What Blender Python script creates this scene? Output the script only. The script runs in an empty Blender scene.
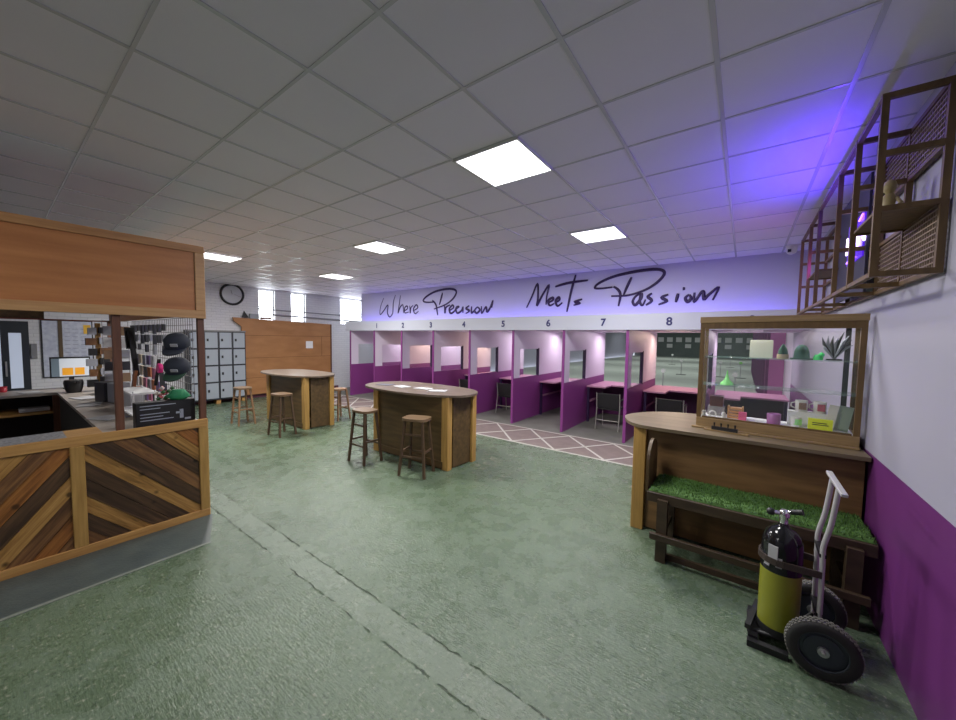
import bpy, bmesh, math, random
from mathutils import Vector, Matrix
random.seed(7)
SC = bpy.context.scene
C = SC.collection
PI = math.pi
# ---------------------------------------------------------------- camera, world, lights, exposure
cam_d = bpy.data.cameras.new('camera'); cam = bpy.data.objects.new('camera', cam_d); C.objects.link(cam)
cam_d.sensor_width = 36.0; cam_d.lens = 360.58 / 956 * 36.0; cam_d.clip_start = 0.05; cam_d.clip_end = 200
_r = Vector((0.80459393, 0.59362974, 0.01524264)); _u = Vector((-0.04677629, 0.03776908, 0.9981911)); _f = Vector((-0.59198023, 0.80385149, -0.05815657))
cam.matrix_world = Matrix(((_r.x, _u.x, -_f.x, 0), (_r.y, _u.y, -_f.y, 0), (_r.z, _u.z, -_f.z, 1.9), (0, 0, 0, 1)))
SC.camera = cam
SC.view_settings.view_transform = 'Standard'; SC.view_settings.look = 'None'
SC.view_settings.gamma = 1.0; SC.view_settings.use_curve_mapping = False
SC.view_settings.exposure = 0.0
w = bpy.data.worlds.new('world'); SC.world = w; w.use_nodes = True
wb = w.node_tree.nodes['Background']; wb.inputs[0].default_value = (0.86, 0.93, 1.0, 1); wb.inputs[1].default_value = 3.0

def area(name, loc, direction, sx, sy, power, col=(1, 1, 1), spread=180):
    l = bpy.data.lights.new(name, 'AREA'); l.shape = 'RECTANGLE'; l.size = sx; l.size_y = sy
    l.energy = power; l.color = col; l.spread = math.radians(spread)
    o = bpy.data.objects.new(name, l); C.objects.link(o); o.location = loc
    d = Vector(direction).normalized()
    o.rotation_euler = d.to_track_quat('-Z', 'Y').to_euler()
    return o
CEIL = 3.35
PANELS = [(-1.665, 2.59), (-1.665, 4.99), (-4.78, 3.79), (-7.92, 4.99), (-7.92, 2.59), (-2.9, -1.6), (-4.7, -3.9)]  # the last two are unseen fill panels, added behind the camera
PPOW = [62, 92, 100, 112, 112, 34, 20]
for (x, y), p in zip(PANELS, PPOW):
    area('ceiling_panel_lamp', (x, y, CEIL - .024), (0, 0, -1), .54, .54, p, (1.0, .985, .96))
# blue-violet LED strips: on top of the lane header, and inside the wall rack
for x in (-9.1, -6.3, -3.5, -0.75):
    area('led_strip_lamp', (x, 7.25, 2.385), (0, 1, .18), 2.7, .03, 5.5, (.14, .10, 1.0))
area('led_strip_lamp', (.50, 4.0, 2.93), (-.8, .05, .68), 1.5, .03, 13, (.09, .025, 1.0))
# lane spotlights under the booth ceilings
BX = [-10.3, -9.08, -7.85, -6.62, -5.4, -4.17, -2.97, -1.73, -.5, .78]
for i in range(9):
    xc = (BX[i] + BX[i + 1]) / 2
    area('booth_lamp', (xc - .1, 9.2, 2.07), (0, -.15, -1), .5, .12, 14 if i in (1,3,7) else 13, (1.0, .74, .55) if i in (1, 3, 7) else (1.0, .86, .95))
area('range_fill_lamp', (-4.5, 10.6, 3.3), (0, .2, -1), 9, .4, 110, (1, .97, 1))  # unseen lamp added to brighten the baffles and near range
for y in (17, 26, 35, 46):
    area('range_fill_lamp', (-5.5, y, 3.2), (0, 0.1, -1), 12, 7, 260, (.93, 1.0, .96))  # broad unseen lamps added to light the range floor and end wall

# ---------------------------------------------------------------- helpers
def tag(o, label=None, cat=None, group=None, kind=None):
    for k, v in (('label', label), ('category', cat), ('group', group), ('kind', kind)):
        if v: o[k] = v
    return o
def thing(name, label, cat, loc=(0, 0, 0), group=None, rz=0):
    o = bpy.data.objects.new(name, None); C.objects.link(o); o.location = loc; o.rotation_euler = (0, 0, rz)
    o.empty_display_size = .1
    return tag(o, label, cat, group)
def origin(o):
    v = Vector((0, 0, 0))
    while o: v += o.location; o = o.parent
    return v
class G:
    def __init__(s): s.v = []; s.f = []; s.m = []; s.s = []
    def add(s, vs, fs, m=0, smooth=False):
        b = len(s.v); s.v += [Vector(v) for v in vs]
        for f in fs: s.f.append([b + i for i in f]); s.m.append(m); s.s.append(smooth)
        return s
    def box(s, x0, x1, y0, y1, z0, z1, m=0):
        return s.add([(x0,y0,z0),(x1,y0,z0),(x1,y1,z0),(x0,y1,z0),(x0,y0,z1),(x1,y0,z1),(x1,y1,z1),(x0,y1,z1)],
            [(0,3,2,1),(4,5,6,7),(0,1,5,4),(1,2,6,5),(2,3,7,6),(3,0,4,7)], m)
    def cb(s, c, d, rz=0, m=0, rx=0, ry=0):
        M = Matrix.Rotation(rz,4,'Z') @ Matrix.Rotation(ry,4,'Y') @ Matrix.Rotation(rx,4,'X'); c = Vector(c); x,y,z = [k/2 for k in d]
        vs = [c + M @ Vector(p) for p in [(-x,-y,-z),(x,-y,-z),(x,y,-z),(-x,y,-z),(-x,-y,z),(x,-y,z),(x,y,z),(-x,y,z)]]
        return s.add(vs, [(0,3,2,1),(4,5,6,7),(0,1,5,4),(1,2,6,5),(2,3,7,6),(3,0,4,7)], m)
    def bar(s, p0, p1, w, h, m=0, up=(0,0,1)):
        p0, p1 = Vector(p0), Vector(p1); d = (p1-p0).normalized(); up = Vector(up)
        if abs(d.dot(up)) > .98: up = Vector((0,1,0))
        a = d.cross(up).normalized()*w/2; b = a.cross(d).normalized()*h/2
        vs = [p+sa*a+sb*b for p in (p0,p1) for sa,sb in ((-1,-1),(1,-1),(1,1),(-1,1))]
        return s.add(vs, [(0,1,2,3),(7,6,5,4),(0,4,5,1),(1,5,6,2),(2,6,7,3),(3,7,4,0)], m)
    def tube(s, pts, r, n=8, m=0, closed=False):
        pts = [Vector(p) for p in pts]; N = len(pts); rs = r if isinstance(r,(list,tuple)) else [r]*N
        vs = []; a = None
        for i,p in enumerate(pts):
            t = ((pts[(i+1)%N] if closed or i<N-1 else p) - (pts[i-1] if closed or i>0 else p)).normalized()
            if a is None: a = t.orthogonal().normalized()
            a = (a - t*a.dot(t)); a = a.normalized() if a.length>1e-6 else t.orthogonal().normalized(); b = t.cross(a)
            vs += [p+rs[i]*(math.cos(2*PI*k/n)*a+math.sin(2*PI*k/n)*b) for k in range(n)]
        fs = []
        for i in range(N if closed else N-1):
            j = (i+1)%N; fs += [(i*n+k, i*n+(k+1)%n, j*n+(k+1)%n, j*n+k) for k in range(n)]
        s.add(vs, fs, m, True)
        if not closed: s.add([vs[k] for k in range(n)][::-1], [tuple(range(n))], m); s.add(vs[-n:], [tuple(range(n))], m)
        return s
    def lathe(s, prof, c=(0,0,0), n=24, m=0, axis='z', smooth=True, cap=True):
        vs = []; c = Vector(c)
        for r,z in prof:
            for k in range(n):
                a = 2*PI*k/n; p = (r*math.cos(a), r*math.sin(a), z)
                if axis=='y': p = (p[0], p[2], p[1])
                if axis=='x': p = (p[2], p[0], p[1])
                vs.append(c+Vector(p))
        fs = [(i*n+k, i*n+(k+1)%n, (i+1)*n+(k+1)%n, (i+1)*n+k) for i in range(len(prof)-1) for k in range(n)]
        s.add(vs, fs, m, smooth)
        if not cap: return s
        s.add(vs[:n][::-1], [tuple(range(n))], m); s.add(vs[-n:], [tuple(range(n))], m); return s
    def prism(s, poly, z0, z1, m=0, ax='z', smooth=False):
        n = len(poly)
        def P(a,b,c): return {'z':(a,b,c),'y':(a,c,b),'x':(c,a,b)}[ax]
        vs = [P(a,b,z0) for a,b in poly]+[P(a,b,z1) for a,b in poly]
        s.add(vs, [tuple(range(n))[::-1], tuple(range(n,2*n))], m)
        return s.add(vs, [(k,(k+1)%n,n+(k+1)%n,n+k) for k in range(n)], m, smooth)
    def build(s, name, mats, parent=None, bevel=0, recalc=True):
        me = bpy.data.meshes.new(name); o0 = origin(parent)
        me.from_pydata([v-o0 for v in s.v], [], s.f)
        for m in (mats if isinstance(mats,(list,tuple)) else [mats]): me.materials.append(m)
        me.polygons.foreach_set('material_index', s.m); me.polygons.foreach_set('use_smooth', s.s)
        if recalc:
            bm = bmesh.new(); bm.from_mesh(me); bmesh.ops.recalc_face_normals(bm, faces=bm.faces); bm.to_mesh(me); bm.free()
        me.update()
        o = bpy.data.objects.new(name, me); C.objects.link(o); o.parent = parent
        if bevel:
            b = o.modifiers.new('bevel','BEVEL'); b.width = bevel; b.segments = 1; b.limit_method = 'ANGLE'
        return o
def catmull(pts, n=6, closed=False):
    pts = [Vector(p) for p in pts]; N = len(pts); out = []
    for i in range(N if closed else N-1):
        g = (lambda k: pts[k%N]) if closed else (lambda k: pts[max(0,min(N-1,k))])
        p0,p1,p2,p3 = g(i-1),g(i),g(i+1),g(i+2)
        for k in range(n):
            t = k/n; out.append(.5*((2*p1)+(p2-p0)*t+(2*p0-5*p1+4*p2-p3)*t*t+(3*p1-p0-3*p2+p3)*t**3))
    if not closed: out.append(pts[-1])
    return out
def dup(root, loc, label, rz=None, group=None):
    r = root.copy(); C.objects.link(r); r.location = loc; r['label'] = label
    if rz is not None: r.rotation_euler = (0,0,rz)
    if group: r['group'] = group
    for ch in list(root.children):
        c = ch.copy(); C.objects.link(c); c.parent = r
        for g in list(ch.children):
            d = g.copy(); C.objects.link(d); d.parent = c
    return r

# ---------------------------------------------------------------- materials
def mat(name, col, rough=.6, metal=0, emit=None, es=0, noise=None, bump=0, bscale=60, trans=0, alpha=1, spec=None, coat=0):
    """noise=(colour2, scale, (sx,sy,sz), detail, contrast)"""
    m = bpy.data.materials.new(name); m.use_nodes = True; nt = m.node_tree; N = nt.nodes; L = nt.links
    b = N['Principled BSDF']; b.inputs['Base Color'].default_value = (*col,1); b.inputs['Roughness'].default_value = rough; b.inputs['Metallic'].default_value = metal
    b.inputs['Transmission Weight'].default_value = trans; b.inputs['Alpha'].default_value = alpha
    if coat: b.inputs['Coat Weight'].default_value = coat
    if spec is not None: b.inputs['Specular IOR Level'].default_value = spec
    if emit: b.inputs['Emission Color'].default_value = (*emit,1); b.inputs['Emission Strength'].default_value = es
    if noise or bump:
        tc = N.new('ShaderNodeTexCoord'); mp = N.new('ShaderNodeMapping'); L.new(tc.outputs['Object'], mp.inputs[0])
    if noise:
        c2, sc, st, det, con = noise; mp.inputs['Scale'].default_value = st
        nz = N.new('ShaderNodeTexNoise'); nz.inputs['Scale'].default_value = sc; nz.inputs['Detail'].default_value = det; L.new(mp.outputs[0], nz.inputs[0])
        rp = N.new('ShaderNodeMapRange'); rp.inputs[1].default_value = .5-con; rp.inputs[2].default_value = .5+con; L.new(nz.outputs[0], rp.inputs[0])
        mx = N.new('ShaderNodeMix'); mx.data_type = 'RGBA'; mx.inputs[6].default_value = (*col,1); mx.inputs[7].default_value = (*c2,1)
        L.new(rp.outputs[0], mx.inputs[0]); L.new(mx.outputs[2], b.inputs['Base Color'])
    if bump:
        bz = N.new('ShaderNodeTexNoise'); bz.inputs['Scale'].default_value = bscale; bz.inputs['Detail'].default_value = 4; L.new(tc.outputs['Object'], bz.inputs[0])
        bp = N.new('ShaderNodeBump'); bp.inputs['Strength'].default_value = bump; bp.inputs['Distance'].default_value = .01
        L.new(bz.outputs[0], bp.inputs['Height']); L.new(bp.outputs[0], b.inputs['Normal'])
    return m
def wood(name, c1, c2, st=(1,14,14), sc=3, rough=.5, con=.18): return mat(name, c1, rough, noise=(c2, sc, st, 5, con), bump=.08, bscale=40)
def plank(name, c1, c2, ang, rough=.42):
    m = bpy.data.materials.new(name); m.use_nodes = True; N = m.node_tree.nodes; L = m.node_tree.links; b = N['Principled BSDF']; b.inputs['Roughness'].default_value = rough
    tc = N.new('ShaderNodeTexCoord'); mp = N.new('ShaderNodeMapping'); mp.vector_type = 'TEXTURE'; mp.inputs['Rotation'].default_value = (ang,0,0); mp.inputs['Scale'].default_value = (.1,1.2,.07); L.new(tc.outputs['Object'], mp.inputs[0])
    n = N.new('ShaderNodeTexNoise'); n.inputs['Scale'].default_value = 2.2; n.inputs['Detail'].default_value = 7; n.inputs['Roughness'].default_value = .65; n.inputs['Distortion'].default_value = .8; L.new(mp.outputs[0], n.inputs[0])
    cr = N.new('ShaderNodeValToRGB'); e = cr.color_ramp.elements; e[0].position = .32; e[0].color = (*[k*.45 for k in c2],1); e[1].position = .66; e[1].color = (*c1,1); k_ = e.new(.48); k_.color = (*c2,1); L.new(n.outputs[0], cr.inputs[0])
    v = N.new('ShaderNodeTexVoronoi'); v.inputs['Scale'].default_value = 6; L.new(tc.outputs['Object'], v.inputs[0])
    r = N.new('ShaderNodeMapRange'); r.inputs[1].default_value = .08; r.inputs[2].default_value = .17; L.new(v.outputs['Distance'], r.inputs[0])
    x = N.new('ShaderNodeMix'); x.data_type = 'RGBA'; x.inputs[6].default_value = (*[k*.25 for k in c2],1); L.new(r.outputs[0], x.inputs[0]); L.new(cr.outputs[0], x.inputs[7]); L.new(x.outputs[2], b.inputs['Base Color'])
    return m
M = {}
M['ply_x'] = wood('plywood along y', (.52,.22,.072), (.40,.155,.048), (14,.8,9), 1.6)
M['pine_y'] = wood('pine along y', (.54,.31,.10), (.38,.19,.055), (14,1,14))
M['pine_z'] = wood('pine along z', (.48,.29,.085), (.34,.19,.05), (14,14,1))
M['pine_x'] = wood('pine along x', (.44,.23,.085), (.31,.14,.045), (1,14,14))
M['dpost'] = wood('dark red-brown post', (.16,.065,.035), (.10,.04,.022), (14,14,1))
M['brown_x'] = wood('brown board along x', (.125,.075,.028), (.065,.038,.014), (1,9,9), 2)
M['brown_z'] = wood('brown board along z', (.115,.068,.025), (.06,.035,.013), (9,9,1), 2)
M['top'] = wood('worn table top', (.17,.13,.095), (.115,.085,.062), (1,10,10), 2, .32)
M['dtop'] = wood('display counter top', (.19,.145,.09), (.12,.09,.055), (1,10,10), 2, .4)
M['black'] = mat('matt black', (.012,.012,.014), .5)
M['blackg'] = mat('glossy black', (.01,.01,.012), .12)
M['dmetal'] = mat('dark metal', (.03,.03,.033), .4, .6)
M['steel'] = mat('brushed steel', (.55,.55,.56), .35, .9)
M['chrome'] = mat('chrome', (.8,.8,.82), .15, 1)
M['white'] = mat('white', (.8,.8,.8), .6)
M['glass'] = mat('clear glass', (.35,.42,.40), .02, alpha=.07, spec=.6)
M['gshelf'] = mat('glass shelf', (.25,.40,.36), .05, alpha=.35)
M['lilac'] = mat('lilac painted board', (.66,.60,.72), .5)
M['purple'] = mat('purple painted board', (.21,.042,.20), .42)
M['purple_wall'] = mat('purple painted wall', (.150,.028,.165), .45, noise=((.125,.022,.14),1.5,(1,1,1),3,.3))
M['white_wall'] = mat('white painted wall', (.40,.39,.48), .45, noise=((.36,.35,.44),1.2,(1,1,1),3,.3))
M['sign_wall'] = mat('white sign wall', (.56,.55,.63), .6)
M['header'] = mat('white header board', (.50,.52,.60), .4)
M['diff'] = mat('lit diffuser', (1,1,1), .5, emit=(1,1,1), es=4)
M['ink'] = mat('dark purple lettering', (.025,.008,.05), .5)
M['navy'] = mat('navy digit', (.02,.02,.12), .5)
M['paper'] = mat('paper', (.42,.42,.44), .7)

# ---------------------------------------------------------------- the setting
def struct(g, name, mats, parent=None, **k):
    o = g.build(name, mats, parent, **k)
    if parent is None: o['kind'] = 'structure'
    return o
def floor_material():
    m = bpy.data.materials.new('green painted concrete'); m.use_nodes = True; nt = m.node_tree; N = nt.nodes; L = nt.links
    b = N['Principled BSDF']; tc = N.new('ShaderNodeTexCoord')
    def noise(sc, det, stretch=(1,1,1), rough=.6):
        mp = N.new('ShaderNodeMapping'); mp.inputs['Scale'].default_value = stretch; L.new(tc.outputs['Object'], mp.inputs[0])
        n = N.new('ShaderNodeTexNoise'); n.inputs['Scale'].default_value = sc; n.inputs['Detail'].default_value = det; n.inputs['Roughness'].default_value = rough; L.new(mp.outputs[0], n.inputs[0]); return n.outputs[0]
    def rng(s, a, c, lo=0, hi=1):
        r = N.new('ShaderNodeMapRange'); r.inputs[1].default_value = a; r.inputs[2].default_value = c; r.inputs[3].default_value = lo; r.inputs[4].default_value = hi; L.new(s, r.inputs[0]); return r.outputs[0]
    def mix(f, a, c):
        x = N.new('ShaderNodeMix'); x.data_type = 'RGBA'; L.new(f, x.inputs[0])
        for i, v in ((6,a),(7,c)):
            if isinstance(v, tuple): x.inputs[i].default_value = (*v,1)
            else: L.new(v, x.inputs[i])
        return x.outputs[2]
    def math_(op, a, c=None):
        x = N.new('ShaderNodeMath'); x.operation = op
        for i, v in ((0,a),(1,c)):
            if v is None: continue
            if isinstance(v,(int,float)): x.inputs[i].default_value = v
            else: L.new(v, x.inputs[i])
        return x.outputs[0]
    big = noise(.7, 4); mid = noise(5, 6); fine = noise(38, 5, (1,1,1), .7); streak = noise(16, 4, (1,5,1))
    c = mix(rng(big,.40,.60), (.080,.122,.073), (.114,.162,.100))
    c = mix(rng(mid,.46,.66,0,.8), c, (.135,.185,.128))
    c = mix(rng(fine,.57,.66,0,.75), c, (.33,.34,.27))
    c = mix(rng(fine,.46,.36,0,.8), c, (.045,.07,.045))
    c = mix(rng(streak,.56,.68,0,.35), c, (.06,.085,.06))
    # worn trench strip between two cracks
    sx = N.new('ShaderNodeSeparateXYZ'); L.new(tc.outputs['Object'], sx.inputs[0])
    yw = math_('ADD', sx.outputs[1], math_('MULTIPLY', math_('SUBTRACT', noise(9,3), .5), .05))
    d = math_('ABSOLUTE', math_('SUBTRACT', yw, 1.5))
    inside = rng(d, .105, .095)
    c = mix(math_('MULTIPLY', inside, .35), c, (.20,.24,.19))
    crack = math_('MULTIPLY', rng(math_('ABSOLUTE', math_('SUBTRACT', d, .105)), .007, .002), rng(noise(7,4), .44, .56))
    c = mix(math_('MULTIPLY', crack, .8), c, (.035,.05,.035))
    L.new(c, b.inputs['Base Color'])
    L.new(rng(mid, .38, .62, .17, .40), b.inputs['Roughness'])
    h = math_('ADD', math_('MULTIPLY', fine, .7), math_('ADD', math_('MULTIPLY', streak, .5), math_('MULTIPLY', crack, -2.0)))
    bp = N.new('ShaderNodeBump'); bp.inputs['Strength'].default_value = .6; bp.inputs['Distance'].default_value = .014; L.new(h, bp.inputs['Height']); L.new(bp.outputs[0], b.inputs['Normal'])
    return m
XL, XR, YB, YF = -12.0, .8, -4.5, 7.55
M['floor'] = floor_material()
struct(G().box(XL,XR,YB,5.75,-.1,0), 'floor', M['floor'])
M['carpet'] = mat('brown grey carpet', (.22,.17,.16), .9, noise=((.17,.13,.125),6,(1,1,1),5,.2), bump=.3, bscale=200)
M['booth_floor'] = mat('grey booth floor', (.17,.17,.15), .7, noise=((.13,.13,.115),3,(1,1,1),5,.2))
M['line'] = mat('white floor line', (.52,.50,.46), .7)
struct(G().box(XL,XR,5.75,6.85,-.1,.0), 'trim_1', M['carpet'])
struct(G().box(XL,XR,6.85,9.7,-.1,.0), 'trim_2', M['booth_floor'])
struct(G().box(XL,XR,9.7,53,-.1,.0), 'trim_3', mat('pale range floor', (.50,.54,.49), .6, noise=((.42,.46,.41),.5,(1,1,1),4,.2)))
g = G(); g.box(XL,XR,5.73,5.77,0,.004); g.box(XL,XR,6.80,6.83,0,.003)
k = -9
while k < 5:
    b0 = -3.43+.86*k; t0 = -4.45+.86*k
    for p, q_ in (((t0,6.8),(b0,5.76)), ((b0,5.76),(b0+.72,6.8))):
        if p[0] > XL and q_[0] > XL and p[0] < XR and q_[0] < XR: g.bar((*p,.002),(*q_,.002),.035,.003)
    k += 1
tag(g.build('floor_lines', M['line']), kind='structure'); bpy.data.objects['floor_lines'].name = 'trim_4'
# dark bluish floor strip at the foot of the kiosk
struct(G().prism([(-4.47,-2.2),(-3.87,-2.2),(-3.87,1.14),(-4.44,1.34),(-4.47,1.34)],0,.004), 'trim_5', mat('blue grey floor strip', (.055,.072,.072), .4, noise=((.075,.095,.09),8,(1,1,1),5,.2), bump=.3, bscale=50))
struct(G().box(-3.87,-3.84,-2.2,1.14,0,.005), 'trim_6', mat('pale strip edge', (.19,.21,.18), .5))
# ceiling tiles and T-bars
M['tile'] = mat('ceiling tile', (.84,.80,.87), .6, noise=((.79,.75,.82),1.1,(1,1,1),3,.3), bump=.1, bscale=150)
M['tbar'] = mat('ceiling t-bar', (.60,.59,.62), .25)
struct(G().box(XL,XR,YB,YF,CEIL,CEIL+.1).box(XL,-10.5,YF,9.7,CEIL,CEIL+.1), 'ceiling', M['tile'])
g = G()
ys = [2.29+.6*i for i in range(-11,9)]; xs = [-1.98+.6*i for i in range(-16,5)]
for y in ys:
    if YB < y < YF: g.box(XL,XR,y-.009,y+.009,CEIL-.004,CEIL+.001)
for x in xs:
    if XL < x < XR: g.box(x-.012,x+.012,YB,YF,CEIL-.0045,CEIL+.001)
struct(g, 'trim_7', M['tbar'])
# right wall
struct(G().box(XR,XR+.1,YB,9.7,1.09,CEIL+.1).box(XR,XR+.1,YB,9.7,-.1,1.09,1), 'wall_right', [M['white_wall'],M['purple_wall']])
struct(G().box(XL,XR,YB-.1,YB,-.1,CEIL+.1), 'wall_near', M['white_wall'])
# left wall of painted brick with high windows
def brick_mat():
    m = mat('painted brick', (.55,.55,.57), .6); nt = m.node_tree; N = nt.nodes; L = nt.links; b = N['Principled BSDF']
    tc = N.new('ShaderNodeTexCoord'); sp = N.new('ShaderNodeSeparateXYZ'); cb = N.new('ShaderNodeCombineXYZ'); L.new(tc.outputs['Object'], sp.inputs[0]); L.new(sp.outputs[1], cb.inputs[0]); L.new(sp.outputs[2], cb.inputs[1])
    br = N.new('ShaderNodeTexBrick'); L.new(cb.outputs[0], br.inputs[0]); br.inputs['Scale'].default_value = 1; br.inputs['Brick Width'].default_value = .225; br.inputs['Row Height'].default_value = .075; br.inputs['Mortar Size'].default_value = .006
    br.inputs['Color1'].default_value = (.70,.70,.72,1); br.inputs['Color2'].default_value = (.66,.66,.69,1); br.inputs['Mortar'].default_value = (.58,.58,.61,1)
    L.new(br.outputs[0], b.inputs['Base Color']); bp = N.new('ShaderNodeBump'); bp.inputs['Strength'].default_value = .5; bp.inputs['Distance'].default_value = -.01; L.new(br.outputs[1], bp.inputs['Height']); L.new(bp.outputs[0], b.inputs['Normal'])
    return m
M['brick'] = brick_mat()
WINS = [(4.95,5.42),(5.93,6.42),(7.72,8.7)]; WZ0, WZ1 = 2.36, 3.32
g = G(); g.box(XL-.25,XL,YB,4.95,-.1,CEIL+.1); g.box(XL-.25,XL,4.95,9.7,-.1,WZ0); g.box(XL-.25,XL,4.95,9.7,WZ1,CEIL+.1)
g.box(XL-.25,XL,5.42,5.93,WZ0,WZ1); g.box(XL-.25,XL,6.42,7.72,WZ0,WZ1); g.box(XL-.25,XL,8.7,9.7,WZ0,WZ1)
struct(g, 'wall_left', M['brick'])
M['wframe'] = mat('grey window frame', (.5,.5,.52), .4)
M['pane'] = mat('frosted pane', (.9,.95,1.0), .3, emit=(.88,.94,1.0), es=6)
for i,(a,b) in enumerate(WINS):
    g = G(); t=.03
    g.box(XL-.13,XL-.08,a,b,WZ0,WZ0+t); g.box(XL-.13,XL-.08,a,b,WZ1-t,WZ1); g.box(XL-.13,XL-.08,a,a+t,WZ0,WZ1); g.box(XL-.13,XL-.08,b-t,b,WZ0,WZ1); g.box(XL-.13,XL-.08,a,b,2.78,2.81)
    f = struct(g, 'window_%d'%(i+1), M['wframe']); G().box(XL-.11,XL-.10,a,b,WZ0,WZ1).build('pane', M['pane'], f)
g = G(); g.tube([(XL+.03,4.9,2.72),(XL+.03,8.6,2.68)],.018); g.tube([(XL+.035,5.32,2.56),(XL+.035,8.6,2.50)],.028)
tag(g.build('pipe', mat('grey pipe',(.25,.25,.27),.4)), 'pair of grey pipes running across the high windows of the far wall', 'pipe')
# sign wall above the lanes, header board
struct(G().box(-10.5,XR,YF,YF+.1,2.36,CEIL+.1), 'wall_far', M['sign_wall'])
hd = thing('header_board', 'long white header board above the shooting booths with lane numbers', 'sign board', (-4.8,6.97,2.11))
G().box(-10.5,.79,6.93,6.97,2.11,2.40).build('board', M['header'], hd)
G().box(-10.5,.79,6.97,YF,2.33,2.36).build('top_ledge', M['white'], hd)
def text_mesh(name, s, size, mt, parent, loc, rot=(PI/2,0,0), ext=.002):
    cu = bpy.data.curves.new(name,'FONT'); cu.body = s; cu.size = size; cu.align_x = 'CENTER'; cu.align_y = 'CENTER'; cu.extrude = ext; cu.offset = .006 if name=='lane_number' else 0
    o = bpy.data.objects.new(name, cu); C.objects.link(o)
    dg = bpy.context.evaluated_depsgraph_get(); me = bpy.data.meshes.new_from_object(o.evaluated_get(dg)); bpy.data.objects.remove(o)
    me.materials.clear(); me.materials.append(mt)
    o = bpy.data.objects.new(name, me); C.objects.link(o); o.parent = parent; o.location = Vector(loc)-origin(parent); o.rotation_euler = rot
    return o
for n, x in enumerate([-8.89,-7.74,-6.66,-5.55,-4.41,-3.30,-2.17,-1.05,.08]):
    text_mesh('lane_number', str(n+1), .19, M['navy'], hd, (x,6.926,2.245))
LET = {'where':[[(-9.33,3.16),(-9.49,2.88),(-9.51,2.64),(-9.33,2.76),(-9.13,2.93),(-9.15,2.69),(-9.04,2.55),(-8.9,2.68),(-8.87,3.0),(-8.77,3.22)],[(-8.54,3.2),(-8.6,2.92),(-8.65,2.66),(-8.56,2.83),(-8.43,2.9),(-8.41,2.65)],[(-8.41,2.71),(-8.24,2.77),(-8.24,2.86),(-8.35,2.81),(-8.34,2.66),(-8.17,2.68)],[(-8.13,2.87),(-8.11,2.64),(-8.09,2.79),(-7.99,2.87)],[(-7.97,2.71),(-7.79,2.79),(-7.85,2.88),(-7.97,2.76),(-7.9,2.62),(-7.76,2.69)]],'precision':[[(-7.14,2.93),(-7.42,2.93),(-7.57,2.99),(-7.39,3.12),(-7.04,3.23),(-6.61,3.26),(-6.37,3.22),(-6.32,3.13),(-6.45,2.97),(-6.72,2.83),(-7.14,2.73)],[(-7.2,2.98),(-7.06,2.84),(-6.99,2.55)],[(-6.82,3.16),(-6.93,2.84)],[(-6.74,2.85),(-6.72,2.6),(-6.69,2.75),(-6.54,2.82)],[(-6.57,2.66),(-6.41,2.74),(-6.45,2.81),(-6.56,2.71),(-6.51,2.59),(-6.37,2.65),(-6.3,2.76),(-6.21,2.77)],[(-6.2,2.76),(-6.32,2.69),(-6.27,2.59),(-6.13,2.65),(-6.08,2.75),(-6.08,2.59)],[(-5.87,2.77),(-5.98,2.7),(-5.86,2.64),(-5.98,2.57)],[(-5.79,2.75),(-5.79,2.58),(-5.68,2.66)],[(-5.6,2.73),(-5.69,2.64),(-5.62,2.57),(-5.52,2.65),(-5.6,2.73)],[(-5.47,2.74),(-5.46,2.56),(-5.33,2.72),(-5.29,2.59),(-5.19,2.71),(-5.12,2.87),(-5.15,2.69)]],'meets':[[(-4.16,2.65),(-4.03,2.9),(-3.89,3.19),(-3.87,2.86),(-3.89,2.69),(-3.76,2.92),(-3.6,3.14),(-3.65,2.88),(-3.66,2.7)],[(-3.62,2.74),(-3.5,2.79),(-3.5,2.85),(-3.61,2.79),(-3.57,2.68),(-3.46,2.72)],[(-3.44,2.73),(-3.34,2.79),(-3.36,2.85),(-3.43,2.77),(-3.38,2.66),(-3.27,2.73)],[(-2.98,3.31),(-3.07,2.98),(-3.16,2.52)],[(-3.45,3.09),(-3.13,3.15),(-2.71,3.17)],[(-2.82,2.78),(-2.99,2.73),(-2.87,2.7),(-3.01,2.66)]],'passion':[[(-2.2,2.99),(-2.43,2.98),(-2.56,3.0),(-2.48,3.09),(-2.19,3.2),(-1.79,3.26),(-1.44,3.27),(-1.29,3.23),(-1.27,3.15),(-1.38,3.02),(-1.59,2.89),(-1.89,2.81),(-2.22,2.81)],[(-2.18,3.0),(-2.09,2.93),(-2.04,2.82),(-2.07,2.6)],[(-1.84,3.16),(-1.91,3.0),(-1.98,2.82)],[(-1.65,2.83),(-1.75,2.78),(-1.8,2.68),(-1.75,2.61),(-1.65,2.74),(-1.65,2.83),(-1.67,2.67),(-1.62,2.6),(-1.57,2.71)],[(-1.46,2.82),(-1.53,2.76),(-1.46,2.68),(-1.56,2.6)],[(-1.18,2.78),(-1.29,2.73),(-1.2,2.66),(-1.34,2.6)],[(-1.02,2.79),(-1.05,2.63)],[(-0.95,2.87),(-0.91,2.87)],[(-0.84,2.76),(-0.9,2.7),(-0.86,2.63),(-0.81,2.69),(-0.84,2.76)],[(-0.76,2.79),(-0.76,2.62),(-0.66,2.78),(-0.62,2.79),(-0.61,2.66),(-0.54,2.74),(-0.4,2.86),(-0.48,2.64)]]}
ws = thing('wall_lettering', 'dark handwritten slogan Where Precision Meets Passion across the blue lit wall', 'wall sign', (-5,YF-.01,2.6))
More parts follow.
